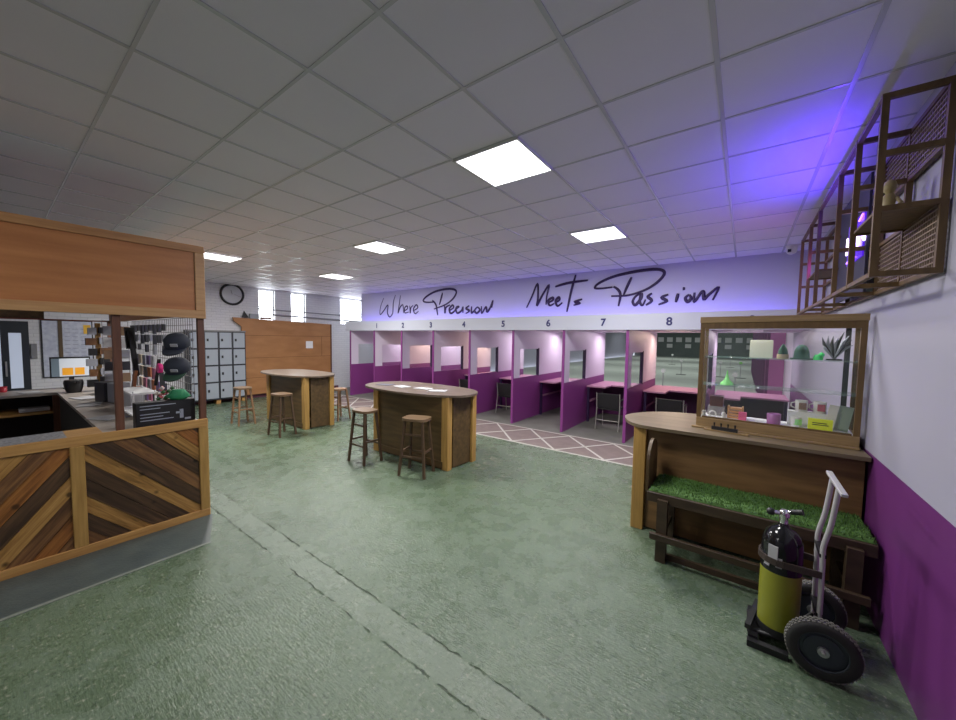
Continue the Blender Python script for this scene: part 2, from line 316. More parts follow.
for wd, S in LET.items():
    g = G()
    for st in S:
        pts = catmull([(x,YF-.012,z) for x,z in st], 5); n = len(pts)
        big = wd in ('passion','meets') 
        R0 = .030 if wd!='where' else .022
        g.tube(pts, [R0*(.55+.45*math.sin(PI*min(1,(i+.8)/n*1.0))) for i in range(n)], 6)
    for v in g.v: v.y = YF-.008+(v.y-(YF-.012))*.25
    g.build('lettering_'+wd, M['ink'], ws)
# low dark baseboard strip on the far left wall
struct(G().box(XL,XL+.03,2.8,7.6,0,.12), 'baseboard_left', mat('dark skirting', (.10,.03,.05), .5))
# booth ceiling
struct(G().box(-10.34,XR,7.0,9.7,2.12,2.16), 'trim_8', M['lilac'])
# range shell
M['rwall'] = mat('dark range end wall', (.14,.17,.165), .8, noise=((.18,.21,.20),1,(1,1,1),4,.2))
struct(G().box(XL-.2,XR+.1,53,53.2,-.1,4.5), 'wall_range_end', M['rwall'])
struct(G().box(XL-.35,XL-.25,9.7,53,-.1,3.6), 'wall_range_left', M['white_wall'])
struct(G().box(XR,XR+.1,9.7,53,-.1,3.6), 'wall_range_right', M['lilac'])
struct(G().box(XL-.35,XR+.1,9.7,53,3.4,3.5), 'ceiling_range', mat('dark range ceiling', (.07,.075,.08), .8))
struct(G().box(-10.34,XR,9.7,9.8,2.16,3.5), 'wall_range_front', M['rwall'])
struct(G().box(XL-.25,-10.34,9.7,9.8,-.1,3.5), 'wall_booth_end', M['brick'])

# ---------------------------------------------------------------- ceiling panels
p0 = None
plabs = ['large square ceiling light panel nearest the camera, above the middle of the floor', 'square ceiling light panel nearest the blue lit slogan wall, on the right',
 'square ceiling light panel above the two bar tables, in the middle of the ceiling', 'small far ceiling light panel near the high windows', 'square ceiling light panel just past the corner of the plywood kiosk fascia',
 'added fill light panel behind the camera on the left', 'added fill light panel behind the camera on the right']
for (x,y), lb in zip(PANELS, plabs):
    if p0 is None:
        p0 = thing('ceiling_light', lb, 'ceiling light', (x,y,CEIL), 'square ceiling light panels')
        G().box(x-.283,x+.283,y-.283,y+.283,CEIL-.016,CEIL-.006).build('diffuser', M['diff'], p0)
        g = G(); 
        for a in (-.292,.292): g.box(x+a-.008,x+a+.008,y-.3,y+.3,CEIL-.02,CEIL-.003); g.box(x-.3,x+.3,y+a-.008,y+a+.008,CEIL-.02,CEIL-.003)
        g.build('frame', M['white'], p0)
    else: dup(p0, (x,y,CEIL), lb)
t = thing('security_camera', 'small white dome security camera at the ceiling corner above the wall rack', 'camera', (.5,7.1,CEIL))
G().lathe([(.07,-.03),(.075,-.0051)],(.5,7.1,CEIL)).build('mount', M['white'], t)
G().lathe([(.02,-.13),(.05,-.115),(.066,-.08),(.07,-.03)],(.5,7.1,CEIL)).build('dome', M['white'], t)
G().lathe([(.02,-.075),(.028,-.065)],(.5,7.1,CEIL-.015)).cb((.47,7.035,CEIL-.085),(.04,.03,.04)).build('lens', M['blackg'], t)

# ---------------------------------------------------------------- booth partitions
Y0, Y1, YW0, YW1 = 6.985, 9.65, 7.27, 8.2
ordn = ['leftmost booth partition, at the far end by the white brick wall', 'booth partition between lanes one and two', 'booth partition between lanes two and three', 'booth partition between lanes three and four', 'booth partition between lanes four and five',
        'booth partition between lanes five and six', 'booth partition between lanes six and seven', 'booth partition between lanes seven and eight', 'booth partition seen through the left side of the display cabinet', 'booth partition flush with the right wall']
ordn[1] = 'booth partition under the lane number one'
p0 = None
for i, x in enumerate(BX[:9]):
    lb = 'lilac and purple ' + ordn[i]
    if p0 is None:
        p0 = thing('booth_partition', lb, 'partition', (x,Y0,0), 'lilac and purple partitions between the shooting lanes')
        g = G(); a,b = x-.02,x+.02
        g.box(a,b,Y0,Y1,1.68,2.11); g.box(a,b,Y0,YW0,1.02,1.68); g.box(a,b,YW1,Y1,1.02,1.68)
        g.build('upper_panel', M['lilac'], p0)
        G().box(a,b,Y0,Y1,0,1.02).build('lower_panel', M['purple'], p0)
        G().box(a-.006,b+.006,Y0-.012,Y0+.008,0,2.11).build('front_edge', M['purple'], p0)
        G().box(a-.012,b+.012,YW1-.02,YW1+.02,1.0,1.70).build('window_post', M['ink'], p0)
        G().box(x-.003,x+.003,YW0,YW1,1.02,1.68).build('window_glass', M['glass'], p0)
    else: dup(p0, (x,Y0,0), lb)
# shooting benches
M['pink'] = mat('mauve bench top', (.46,.22,.34), .5)
M['dpurple'] = mat('dark purple board', (.10,.015,.09), .5)
p0 = None
for i in range(9):
    xc = (BX[i]+BX[i+1])/2; lb = 'mauve topped shooting bench across lane %s' % ['one, farthest left','two','three','four','five','six','seven, over the chair fully in view','eight','nine, behind the display cabinet'][i]
    if p0 is None:
        p0 = thing('shooting_bench', lb, 'bench table', (xc,8.3,0), 'shooting benches inside the booths')
        G().box(xc-.58,xc+.58,8.75,9.62,.82,.85).box(xc-.58,xc-.15,8.28,8.75,.82,.85).build('bench_top', M['pink'], p0)
        G().box(xc-.59,xc+.59,9.58,9.64,0,.80).build('front_board', M['dpurple'], p0)
        for sx in (-.54,.54):
            G().box(xc+sx-.025,xc+sx+.025,8.30 if sx<0 else 8.78,8.35 if sx<0 else 8.83,0,.82).build('leg', M['ink'], p0)
        G().box(xc-.56,xc-.52,8.35,9.58,.46,.50).build('side_rail', M['pink'], p0)
    else: dup(p0, (xc,8.3,0), lb)
# booth chairs, backs to the room
def booth_chair(x, y, label):
    t = thing('booth_chair', label, 'chair', (x,y,0), 'black chairs inside the booths')
    lm = M['chairframe']
    G().cb((x,y-.22,.62),(.44,.03,.32),rx=.12).build('backrest', M['black'], t, bevel=.012)
    G().box(x-.22,x+.22,y-.2,y+.22,.42,.46).build('seat', M['black'], t, bevel=.012)
    for s in (-1,1):
        G().tube([(x+s*.24,y-.28,0),(x+s*.24,y-.20,.45),(x+s*.24,y-.24,.78)],.012).build('leg', lm, t)
        G().tube([(x+s*.24,y+.24,0),(x+s*.24,y+.18,.64)],.012).build('leg', lm, t)
        G().tube([(x+s*.24,y+.18,.645),(x+s*.24,y-.2,.645)],.015).build('armrest', M['dmetal'], t)
    G().tube([(x-.24,y-.24,.2),(x+.24,y-.24,.2)],.01).build('stretcher', lm, t)
    return t
M['chairframe'] = mat('grey chair frame', (.40,.40,.36), .4, .5)
ch = booth_chair(-2.28,8.02,'black chair with pale metal legs in the lane seven booth, fully in view')
dup(ch,(-1.12,8.1,0),'black chair in the lane eight booth behind the display counter')
dup(ch,(-4.85,8.0,0),'black chair in the lane five booth, partly behind the partition')
dup(ch,(-6.1,7.98,0),'black chair in the lane four booth above the middle bar table')
dup(ch,(-9.6,8.1,0),'black chair in the far left lane booth above the bar table')

# ---------------------------------------------------------------- bar tables
def bar_table(x, y, label):
    t = thing('bar_table', label, 'bar table', (x,y,0), 'tall wooden bar tables on the green floor')
    out = catmull([(x-1.02,y-.18,0),(x-.35,y-.33,0),(x+.35,y-.27,0),(x+.74,y-.12,0),(x+.94,y+.10,0),(x+.88,y+.45,0),(x+.50,y+.68,0),(x-.3,y+.74,0),(x-.95,y+.62,0),(x-1.22,y+.22,0)],6,True)
    G().prism([(p.x,p.y) for p in out],1.065,1.095).build('tabletop', M['top'], t, bevel=.004)
    G().box(x-.80,x+.70,y-.10,y-.07,.02,1.065).box(x-.80,x+.62,y+.52,y+.55,.02,1.065).build('body_panel', M['brown_x'], t)
    G().box(x-.86,x-.83,y-.05,y+.5,.02,1.065).build('end_panel', M['brown_z'], t)
    G().bar((x+.74,y+.03,.54),(x+.76,y+.46,.54),.03,1.05).build('end_panel', M['brown_x'], t)
    for dx,dy in ((.71,-.06),(-.81,-.08),(.75,.47),(-.81,.50)):
        G().cb((x+dx,y+dy,.532),(.12,.10,1.064)).build('corner_post', M['pine_z'], t, bevel=.004)
    G().box(x-.8,x+.68,y-.115,y-.10,.02,.12).build('kick_board', M['brown_x'], t)
    return t
bt = bar_table(-4.10,3.93,'tall wooden bar table in the middle of the room with leaflets on its curved top')
dup(bt,(-7.87,3.86,0),'farther tall wooden bar table in front of the plywood board')
for (x,y,a,lb) in ((-4.90,4.00,.3,'dark covered leaflet on the left end of the middle bar table'),(-4.52,4.03,-.2,'grey leaflet beside the dark one on the middle bar table'),(-4.10,4.10,.1,'white open leaflet in the centre of the middle bar table top'),(-3.75,4.06,.5,'pale sheet at the right of the leaflets on the middle bar table')):
    tag(G().cb((x,y,1.0985),(.27,.19,.006),a).build('leaflet', M['paper'] if 'dark' not in lb[:4] else mat('dark leaflet',(.10,.10,.13),.5)), lb, 'leaflet', 'leaflets on the bar table')
# stools
def stool(x, y, h, label, rnd=False, mt=None, mt2=None):
    t = thing('bar_stool', label, 'stool', (x,y,0), 'wooden bar stools around the bar tables')
    m1, m2 = mt or M['stool'], mt2 or M['stool_leg']
    pts = []
    for k in range(28):
        a = 2*PI*k/28; e = 1 if rnd else .55
        ca,sa = math.cos(a),math.sin(a); pts.append((x+(.19 if not rnd else .17)*math.copysign(abs(ca)**e,ca), y+(.145 if not rnd else .17)*math.copysign(abs(sa)**e,sa)))
    G().prism(pts,h-.035,h).build('seat', m1, t, bevel=.006)
    top = {}; 
    for sx in (-1,1):
        for sy in (-1,1):
            G().bar((x+sx*.19,y+sy*.16,0),(x+sx*.13,y+sy*.10,h-.03),.032,.032).build('leg', m2, t)
    def at(z,sx,sy): k = z/(h-.03); return (x+sx*(.19-.06*k), y+sy*(.16-.06*k), z)
    for z,ax in ((h*.34,0),(h*.42,1),(h*.72,0)):
        for s in (-1,1):
            a,b = ((at(z,-1,s),at(z,1,s)) if ax==0 else (at(z,s,-1),at(z,s,1)))
            if z>h*.6 and s==1: continue
            G().bar(a,b,.02,.026).build('stretcher', m2, t)
    return t
M['stool'] = wood('stool seat', (.20,.13,.075),(.13,.08,.045),(1,12,12),2,.35)
M['stool_leg'] = wood('stool leg', (.11,.065,.036),(.07,.04,.022),(12,12,1))
M['stool_pale'] = wood('pale stool leg', (.30,.17,.09),(.2,.11,.05),(12,12,1))
s1 = stool(-4.62,3.38,.80,'wooden bar stool at the left end of the middle bar table')
a = dup(s1,(-3.62,3.50,0),'wooden bar stool nearest the camera, in front of the middle bar table',rz=.35)
dup(s1,(-7.10,3.30,0),'wooden bar stool in front of the farther bar table',rz=.1)
s2 = stool(-8.62,3.2,.79,'pale legged bar stool standing alone before the grey lockers', mt2=M['stool_pale'])
stool(-7.5,4.78,.71,'round topped pale wooden stool behind the farther bar table by the white brick', True, M['stool_pale'], M['stool_pale'])

# ---------------------------------------------------------------- lockers, plywood board, clock
t = thing('locker_bank', 'grey four tier metal lockers with dark frames against the far left wall', 'lockers', (-11.85,3.75,0))
y0, n, wd, zb, dz = 3.08, 4, .333, .12, .463
G().box(-11.96,-11.62,y0,y0+n*wd,zb,1.99).build('body', mat('dark locker frame',(.025,.027,.035),.45), t)
G().box(-11.98,-11.60,y0-.01,y0+n*wd+.01,1.99,2.03).build('top_board', mat('grey locker top',(.2,.2,.2),.5), t)
G().box(-11.9,-11.66,y0,y0+.1,0,zb).box(-11.9,-11.66,y0+.6,y0+.7,0,zb).box(-11.9,-11.66,y0+n*wd-.1,y0+n*wd,0,zb).build('plinth', M['pine_y'], t)
M['ldoor'] = mat('blue grey locker door', (.34,.38,.43), .35)
for c in range(n):
    for r in range(4):
        a = y0+c*wd; z = zb+.02+r*dz
        d = G().box(-11.62,-11.60,a+.025,a+wd-.025,z+.02,z+dz-.025).build('door', M['ldoor'], t)
        G().box(-11.60,-11.585,a+.06,a+.10,z+.20,z+.27).build('handle', M['black'], d)
t = thing('plywood_board', 'tall orange brown plywood board with horizontal seams on the far wall', 'board', (-11.9,5.9,0))
M['ply_far'] = wood('plywood sheet', (.42,.20,.075),(.34,.155,.055),(6,1,3),2,.55)
M['seam'] = mat('plywood seam', (.16,.07,.03), .8)
g = G(); g.prism([(4.42,.12),(7.26,.12),(7.26,2.34),(4.20,2.42),(4.22,2.32),(4.42,2.16)],-11.93,-11.88,ax='x'); g.build('panel', M['ply_far'], t)
g = G()
for z in (.62,1.22,1.90): g.box(-11.879,-11.876,4.43,7.25,z,z+.012)
g.box(-11.879,-11.876,6.9,6.912,1.22,1.90); g.build('seam_line', M['seam'], t)
G().box(-11.9,-11.86,7.24,7.28,.1,2.34).build('edge_batten', M['dpost'], t)
tag(G().cb((-11.872,6.46,1.62),(.006,.24,.24)).build('wall_notice', M['white']), 'small white square notice pinned on the plywood board', 'notice')
t = thing('wall_clock', 'round wall clock with a thick black rim above the lockers', 'clock', (XL+.03,4.23,3.08))
G().lathe([(.27,.0),(.27,.025)],(XL,4.23,3.08),32,axis='x').build('face', mat('clock face',(.55,.57,.6),.1), t)
ring = [(XL+.03,4.23+.285*math.cos(2*PI*k/32),3.08+.285*math.sin(2*PI*k/32)) for k in range(32)]
G().tube(ring,.032,8,closed=True).build('rim', M['black'], t)
g = G(); g.bar((XL+.03,4.23,3.08),(XL+.03,4.20,3.20),.015,.004); g.build('hour_hand', M['black'], t)
G().bar((XL+.032,4.29,3.08),(XL+.032,4.45,3.02),.01,.004).build('minute_hand', M['black'], t)
# clutter on top of the board
tag(G().prism([(4.45,2.43),(4.62,2.43),(4.5,2.62)],-11.93,-11.88,ax='x').build('cardboard_offcut', M['black']), 'small dark triangular offcut on top of the plywood board', 'offcut')
tag(G().box(-11.95,-11.87,4.65,4.90,2.415,2.55).build('storage_box', mat('grey box',(.3,.32,.36),.5)), 'small grey box lying on top of the plywood board', 'box')
tag(G().box(-11.95,-11.87,4.95,5.25,2.405,2.47).build('storage_box', mat('brown tray',(.25,.15,.12),.5)), 'low brown box on top of the plywood board beneath the first window', 'box')

# ---------------------------------------------------------------- kiosk
M['plank_dark'] = wood('dark brown plank', (.10,.05,.022),(.055,.027,.014),(3,3,3),4,.5)
M['plank_orange'] = wood('orange brown plank', (.33,.125,.03),(.22,.08,.02),(3,3,3),4,.5)
M['plank_honey'] = wood('honey plank', (.45,.24,.075),(.34,.16,.045),(3,3,3),4,.5)
M['plank_mid'] = wood('mid brown plank', (.20,.09,.032),(.13,.055,.022),(3,3,3),4,.5)
PC = {'plank_dark':((.12,.065,.03),(.06,.032,.016)),'plank_orange':((.40,.17,.04),(.24,.09,.022)),'plank_honey':((.50,.29,.09),(.33,.17,.045)),'plank_mid':((.26,.13,.045),(.15,.07,.028))}
M['ctop'] = mat('grey laminate', (.42,.37,.32), .35, noise=((.30,.26,.23),3,(1,1,1),4,.3))
M['mosaic'] = mat('speckled stone look top', (.34,.34,.35), .3, noise=((.10,.10,.11),45,(1,1,1),2,.12))
M['inner'] = mat('dark counter interior', (.045,.04,.038), .8)
def clip_strip(rect, d, lo, hi):
    """rectangle clipped to lo <= p.n <= hi, n normal to the plank direction"""
    n = (-d[1], d[0]); poly = [(rect[0],rect[2]),(rect[1],rect[2]),(rect[1],rect[3]),(rect[0],rect[3])]
    for sgn, lim in ((1,lo),(-1,-hi)):
        out = []
        for i in range(len(poly)):
            a,b = poly[i],poly[(i+1)%len(poly)]; fa = sgn*(a[0]*n[0]+a[1]*n[1])-lim; fb = sgn*(b[0]*n[0]+b[1]*n[1])-lim
            if fa>=0: out.append(a)
            if fa*fb<0: t=fa/(fa-fb); out.append((a[0]+t*(b[0]-a[0]),a[1]+t*(b[1]-a[1])))
        poly = out
        if len(poly)<3: return None
    return poly
KX = -4.47
k = thing('service_kiosk', 'timber kiosk counter with chevron plank front and plywood fascia above', 'kiosk', (KX,1.33,0))
def chevron(rect, ang, name, seq):
    d = (math.cos(ang), math.sin(ang)); g = G(); w_ = .105; i = 0
    t = -3.0
    while t < 3.0:
        p = clip_strip(rect, d, t+.0015, t+w_-.0015)
        if p: g.prism(p, KX-.035-.006*(i%2), KX-.012-.004*(i%3), seq[i%len(seq)], ax='x'); i += 1
        t += w_
    g.build(name, [plank(n_, *PC[n_], ang) for n_ in ('plank_dark','plank_orange','plank_honey','plank_mid')], k)
chevron((.45,1.25,.07,.955), -.80, 'chevron_panel', [3,0,2,0,0,2,0,3,0,2,1,0,2])
chevron((-.75,.365,.07,.955), .90, 'chevron_panel', [3,1,3,2,0,1,3,2,0,1,0,3])
chevron((-1.9,-.83,.07,.955), -.80, 'chevron_panel', [3,0,2,0,1,3,0])
G().box(KX-.03,KX,-1.9,1.33,.945,1.03).build('top_rail', M['pine_y'], k, bevel=.004)
G().box(KX-.03,KX+.005,-1.9,1.33,0,.075).build('bottom_rail', M['pine_y'], k, bevel=.004)
for a,b in ((1.25,1.33),(.365,.45),(-.83,-.75)): G().box(KX-.03,KX+.002,a,b,.075,.945).build('stile', M['pine_z'], k, bevel=.004)
G().box(-9.2,KX-.04,1.30,1.33,0,.94).build('side_panel', M['brown_x'], k)
G().box(KX-.055,KX-.04,-1.9,1.30,.0,.94).box(-9.2,KX-.63,.62,.64,0,.94).box(KX-.65,KX-.63,-1.9,.62,0,.94).box(-9.2,-9.18,-1.9,1.30,0,.94).build('inner_panel', M['inner'], k)
G().box(-9.25,KX-.03,.60,1.33,.94,.975).build('counter_arm_top', M['ctop'], k)
G().box(KX-.65,KX-.02,.38,.60,.94,.976).build('counter_corner_top', M['pine_y'], k)
G().box(KX-.65,KX-.02,-1.9,.38,.94,.976).build('counter_front_top', M['mosaic'], k)
G().box(-9.25,-8.5,-1.9,.60,.94,.975).build('counter_back_top', M['ctop'], k)
G().box(-9.2,-8.52,-1.9,.60,.66,.69).box(-9.2,-8.52,-1.9,.60,.05,.08).build('back_shelf', M['pine_y'], k)
G().box(-8.55,-8.50,.55,.62,0,.94).build('inner_post', M['dpost'], k); G().box(KX-.66,KX-.62,.56,.64,0,.94).build('inner_post', M['dpost'], k)
for y in (.68,1.30): G().cb((KX-.05,y,1.55),(.05,.055,1.15)).build('post', M['dpost'], k, bevel=.003)
for x,y in ((-9.1,1.29),(-9.1,-.9)): G().cb((x,y,1.55),(.06,.06,1.15)).build('post', M['dpost'], k)
G().box(KX-.02,KX-.008,-1.9,1.25,2.14,2.72).build('fascia_panel', M['ply_x'], k)
G().box(KX-.03,KX+.008,-1.9,1.335,2.72,2.79).build('fascia_top_trim', M['pine_fas'] if 'pine_fas' in M else wood('reddish fascia trim', (.50,.26,.10),(.38,.18,.065),(14,1,14)), k, bevel=.003)
ft = wood('fascia bottom trim', (.56,.33,.14),(.45,.24,.10),(14,1,14))
G().box(KX-.03,KX+.01,-1.9,1.335,2.065,2.145).build('fascia_bottom_trim', ft, k, bevel=.003)
G().box(KX-.03,KX+.009,1.255,1.335,2.145,2.72).build('fascia_end_trim', ft, k, bevel=.003)
G().box(-9.2,KX-.03,1.30,1.33,2.10,2.76).build('fascia_side', M['ply_x'], k)
G().box(-9.2,-9.16,-1.9,.55,2.12,2.30).build('rear_beam', M['brown_x'], k)
G().box(-9.17,-9.14,-1.9,1.30,2.10,2.12).build('rear_rail', mat('red brown rail',(.22,.06,.05),.5), k)

# things on and in the kiosk
t = thing('monitor', 'flat computer monitor showing a white and orange page on the rear kiosk counter', 'monitor', (-9.0,.80,.975))
G().box(-9.03,-8.99,.57,1.02,1.16,1.50).build('casing', M['black'], t)
s = G().box(-8.99,-8.986,.585,.67,1.18,1.475,1).box(-8.99,-8.986,.67,1.005,1.18,1.475,0).box(-8.986,-8.984,.70,.82,1.20,1.32,2).box(-8.986,-8.984,.84,.95,1.20,1.32,2)
s.build('screen', [mat('white screen',(.4,.42,.45),.3,emit=(.85,.92,1),es=.35), mat('grey screen side bar',(.1,.13,.16),.3,emit=(.2,.26,.3),es=.3), mat('orange screen area',(.6,.28,.03),.3,emit=(1,.42,.03),es=.35)], t)
G().box(-9.02,-9.0,.77,.83,.975,1.17).lathe([(.10,.976),(.10,.985)],(-9.01,.80,0)).build('stand', M['black'], t)
def put(g, name, m, label, cat, group=None): return tag(g.build(name, m), label, cat, group)
put(G().lathe([(.04,.977),(.045,1.06),(.04,1.06),(.038,.98)],(-9.1,.10,0),16),'mug',mat('red mug',(.5,.03,.05),.3),'red mug at the far left of the rear kiosk counter','mug')
put(G().lathe([(.08,.977),(.10,1.05),(.11,1.13),(.10,1.17)],(-8.35,.76,0),16).tube([(-8.45,.76,1.12),(-8.35,.78,1.16),(-8.2,.8,1.14)],.02),'bucket',M['black'],'black tub on the kiosk counter beneath the monitor','tub')
for i,(x,y,a,lb) in enumerate(((-8.75,.35,.2,'white paper left on the rear kiosk counter beside the red mug'),(-7.5,.78,.3,'white paper sheet lying on the kiosk side counter near the black tub'),(-6.75,.74,-.2,'white paper sheet on the kiosk side counter close to the left post'),(-5.55,.74,.5,'folded pale paper on the kiosk side counter behind the post'))):
    put(G().cb((x,y,.981),(.30,.21,.006),a),'paper_sheet',M['paper'],lb,'paper','papers on the kiosk counter')
put(G().cb((-8.75,.38,.72),(.22,.30,.05)),'paper_stack',M['paper'],'white stack of paper on the shelf under the rear kiosk counter','paper')
t = thing('sign_box', 'black printed display box standing in the kiosk corner between the two posts', 'box', (-4.62,1.04,.977))
G().box(-4.72,-4.60,.80,1.26,.977,1.235).build('body', M['black'], t, bevel=.004)
g = G()
for z,a,b in ((1.20,.83,1.10),(1.17,.83,.98),(1.12,.83,1.05),(1.09,.83,1.0),(1.06,.83,1.08)): g.box(-4.6005,-4.598,a,b,z,z+.008)
g.box(-4.6005,-4.598,1.13,1.16,1.05,1.14); g.box(-4.6005,-4.598,1.17,1.22,1.03,1.05); g.box(-4.6005,-4.598,1.10,1.14,1.10,1.12)
g.build('printing', mat('pale grey print',(.35,.38,.45),.5), t)
def gridwall(name, p0, p1, z0, z1, label, step=.075):
    g = G(); p0, p1 = Vector(p0), Vector(p1); n = int((p1-p0).length/step)
    for i in range(n+1):
        p = p0.lerp(p1, i/n); g.bar((p.x,p.y,z0),(p.x,p.y,z1),.005,.005)
    m = int((z1-z0)/step)
    for i in range(m+1):
        z = z0+(z1-z0)*i/m; g.bar((p0.x,p0.y,z),(p1.x,p1.y,z),.005,.005)
    return put(g, 'gridwall_panel', M['wire'], label, 'display grid')
M['wire'] = mat('grey wire', (.22,.21,.20), .4, .5)
gridwall('a', (-7.3,1.27,0), (-4.65,1.27,0), .98, 2.08, 'grey wire grid panel along the outer edge of the kiosk counter carrying caps')
gridwall('b', (-7.4,.97,0), (-7.4,1.24,0), .98, 2.08, 'grey wire grid panel across the kiosk side counter crowded with packets')
def cap(x,y,z,m,m2,label,tilt):
    t = thing('cap', label, 'cap', (x,y,z), 'caps hanging on the kiosk grid')
    g = G(); prof = [(.105,-.02),(.11,.02),(.102,.065),(.07,.10),(.025,.112)]
    g.lathe(prof,(x,y,z),20); g.build('crown', m, t)
    pts = [(x-.09,y-.05,z-.01),(x-.07,y-.16,z-.03),(x,y-.20,z-.035),(x+.07,y-.16,z-.03),(x+.09,y-.05,z-.01)]
    c = catmull(pts,4); g = G(); g.prism([(p.x,p.y) for p in c],z-.03,z-.015); g.build('brim', m2, t)
    G().cb((x+.02,y-.106,z+.04),(.06,.008,.03)).build('emblem', M['paper'], t)
    t.rotation_euler = (tilt,0,.9)
    return t
M['capn'] = mat('dark navy cloth', (.02,.025,.04), .8); M['capg'] = mat('dark green cloth', (.015,.05,.03), .8)
cap(-4.68,1.15,1.80,M['capn'],M['capn'],'dark navy cap hanging highest beside the right kiosk post',.45)
cap(-4.70,1.15,1.55,M['capn'],M['capg'],'dark cap with green brim hanging below the navy cap',.5)
t = thing('table_tennis_paddle', 'black handled tool with a bright pink round head hanging on the kiosk grid', 'tool', (-5.60,1.18,1.3))
G().bar((-5.75,1.19,1.28),(-5.57,1.19,1.60),.03,.02).bar((-5.45,1.19,1.28),(-5.49,1.19,1.46),.04,.03).build('handle', M['black'], t)
G().lathe([(.055,-.02),(.06,0),(.055,.02)],(-5.50,1.18,1.50),18,axis='y').build('head', mat('bright pink',(.8,.03,.25),.4), t); t.name='pink_head_tool'
def rect_rack():
    t = thing('wire_rack', 'white wire rack standing on the kiosk counter behind the black printed box', 'rack', (-5.55,1.0,.977))
    for x in (-5.85,-5.25):
        for y in (.90,1.08): G().tube([(x,y,.977),(x,y,1.28)],.008).build('leg', M['white'], t)
    g = G(); g.box(-5.87,-5.23,.88,1.10,1.02,1.035); g.box(-5.87,-5.23,.88,1.10,1.24,1.26); g.build('shelf', M['white'], t)
rect_rack()
put(G().bar((-6.3,1.06,.985),(-6.35,1.12,1.42),.10,.03),'wooden_sheath',mat('orange brown wood',(.35,.12,.04),.5),'orange brown upright board leaning at the middle of the kiosk grid','board')
put(G().bar((-6.75,1.15,1.95),(-6.45,1.15,1.35),.05,.05).bar((-6.8,1.15,1.98),(-6.7,1.15,1.7),.10,.04),'slung_strap',M['black'],'long black slung object hanging on the kiosk grid left of the caps','hanging item')
put(G().lathe([(.06,0),(.10,.03),(.05,.10)],(-4.66,1.14,1.237),10),'green_cloth',mat('green cloth',(.02,.22,.09),.7),'bunched bright green cloth above the black printed box','cloth')
g = G(); 
for i in range(22):
    a = random.random()*6.28; r = random.random()*.09; g.lathe([(.005,-.02),(.024,0),(.005,.02)],(-4.86+r*math.cos(a)*1.1,1.08+r*math.sin(a),1.20+random.random()*.14),7,m=i%3)
g.lathe([(.05,.977),(.04,1.20)],(-4.86,1.08,0),12,m=2)
put(g,'flower_bunch',[mat('pink petals',(.7,.15,.2),.6),mat('pale petals',(.7,.62,.55),.6),mat('leaf green',(.05,.15,.05),.6)],'pink and cream posy behind the black printed box by the right post','posy')
ORD = 'first second third fourth fifth sixth seventh eighth ninth tenth eleventh twelfth'.split()
PKC = [mat('grey packet',(.35,.36,.40),.4),mat('dark packet',(.05,.05,.06),.4),mat('tan packet',(.35,.22,.13),.5),mat('white packet',(.65,.65,.66),.4)]
cn = ['grey','dark','tan','white']
for i in range(3):
    for j in range(6):
        z = 2.0-.17*j; y = 1.015+.092*i; c = (i*5+j*7+i*j)%4
        put(G().box(-7.37,-7.35,y-.042,y+.042,z-.13,z),'hanging_packet',PKC[c],'small %s packet on the crowded kiosk grid, %s row down, %s along'%(cn[c],ORD[j],ORD[i]),'packet','packets on the kiosk grid')
for i in range(9):
    for j in range(3):
        x = -7.2+.2*i; z = 2.02-.13*j; c = (i*3+j*5+i*j)%3
        if j==2 and i%2: continue
        put(G().box(x-.035,x+.035,1.235,1.262,z-.12+.02*(i%3),z),'hanging_tool',PKC[[1,0,1][c]],'small %s tool on the long kiosk grid, %s row down, %s from the left'%(['dark','grey','dark'][c],ORD[j],ORD[i]),'tool','tools along the top of the kiosk grid')
XP = [('orange',mat('orange packet',(.55,.2,.1),.5)),('white',PKC[3]),('grey',PKC[0]),('black',PKC[1]),('pink',mat('pink packet',(.55,.2,.3),.5)),('violet',mat('violet packet',(.2,.14,.3),.4)),('cream',mat('cream packet',(.6,.5,.38),.5))]
for i in range(8):
    for j in range(4):
        n_, m_ = XP[(i*3+j*5+i*j)%7]; x = -7.1+.21*i+.04*(j%2); z = 1.62-.155*j
        if j < 2 and i > 5: continue
        put(G().box(x-.07,x+.07,1.225,1.255,z-.12-.02*(i%2),z),'hanging_pouch',m_,'%s pouch low on the long kiosk grid, %s row down, %s from the left'%(n_,ORD[j],ORD[i]),'pouch','pouches on the lower part of the kiosk grid')
t = thing('accessory_stand', 'brown post stand of dark boxes and pouches left of the kiosk post', 'stand', (-8.4,1.05,.977))
G().box(-8.43,-8.37,1.02,1.08,.977,2.06).build('post', M['pine_z'], t)
g = G()
for j in range(6):
    z = 1.05+.165*j; g.box(-8.36,-8.26,.90+.03*(j%2),1.02,z,z+.11,j%3); g.box(-8.36,-8.26,1.05,1.22-.03*(j%3),z+.02,z+.12,(j+1)%3)
g.build('pouches', [M['black'],M['plank_mid'],PKC[0]], t)
for x,y,z,lb,c in ((-7.0,.93,.977,'black case on the kiosk counter under the crowded grid',1),(-6.75,1.02,.977,'grey carton on the kiosk counter beside the black case',0),(-6.02,1.02,.977,'white bag on the kiosk counter left of the orange board',3),(-7.9,1.1,.977,'dark box on the kiosk counter behind the crowded grid',1)):
    put(G().cb((x,y,z+.13),(.22,.14,.26),.3),'counter_box',PKC[c],lb,'box')
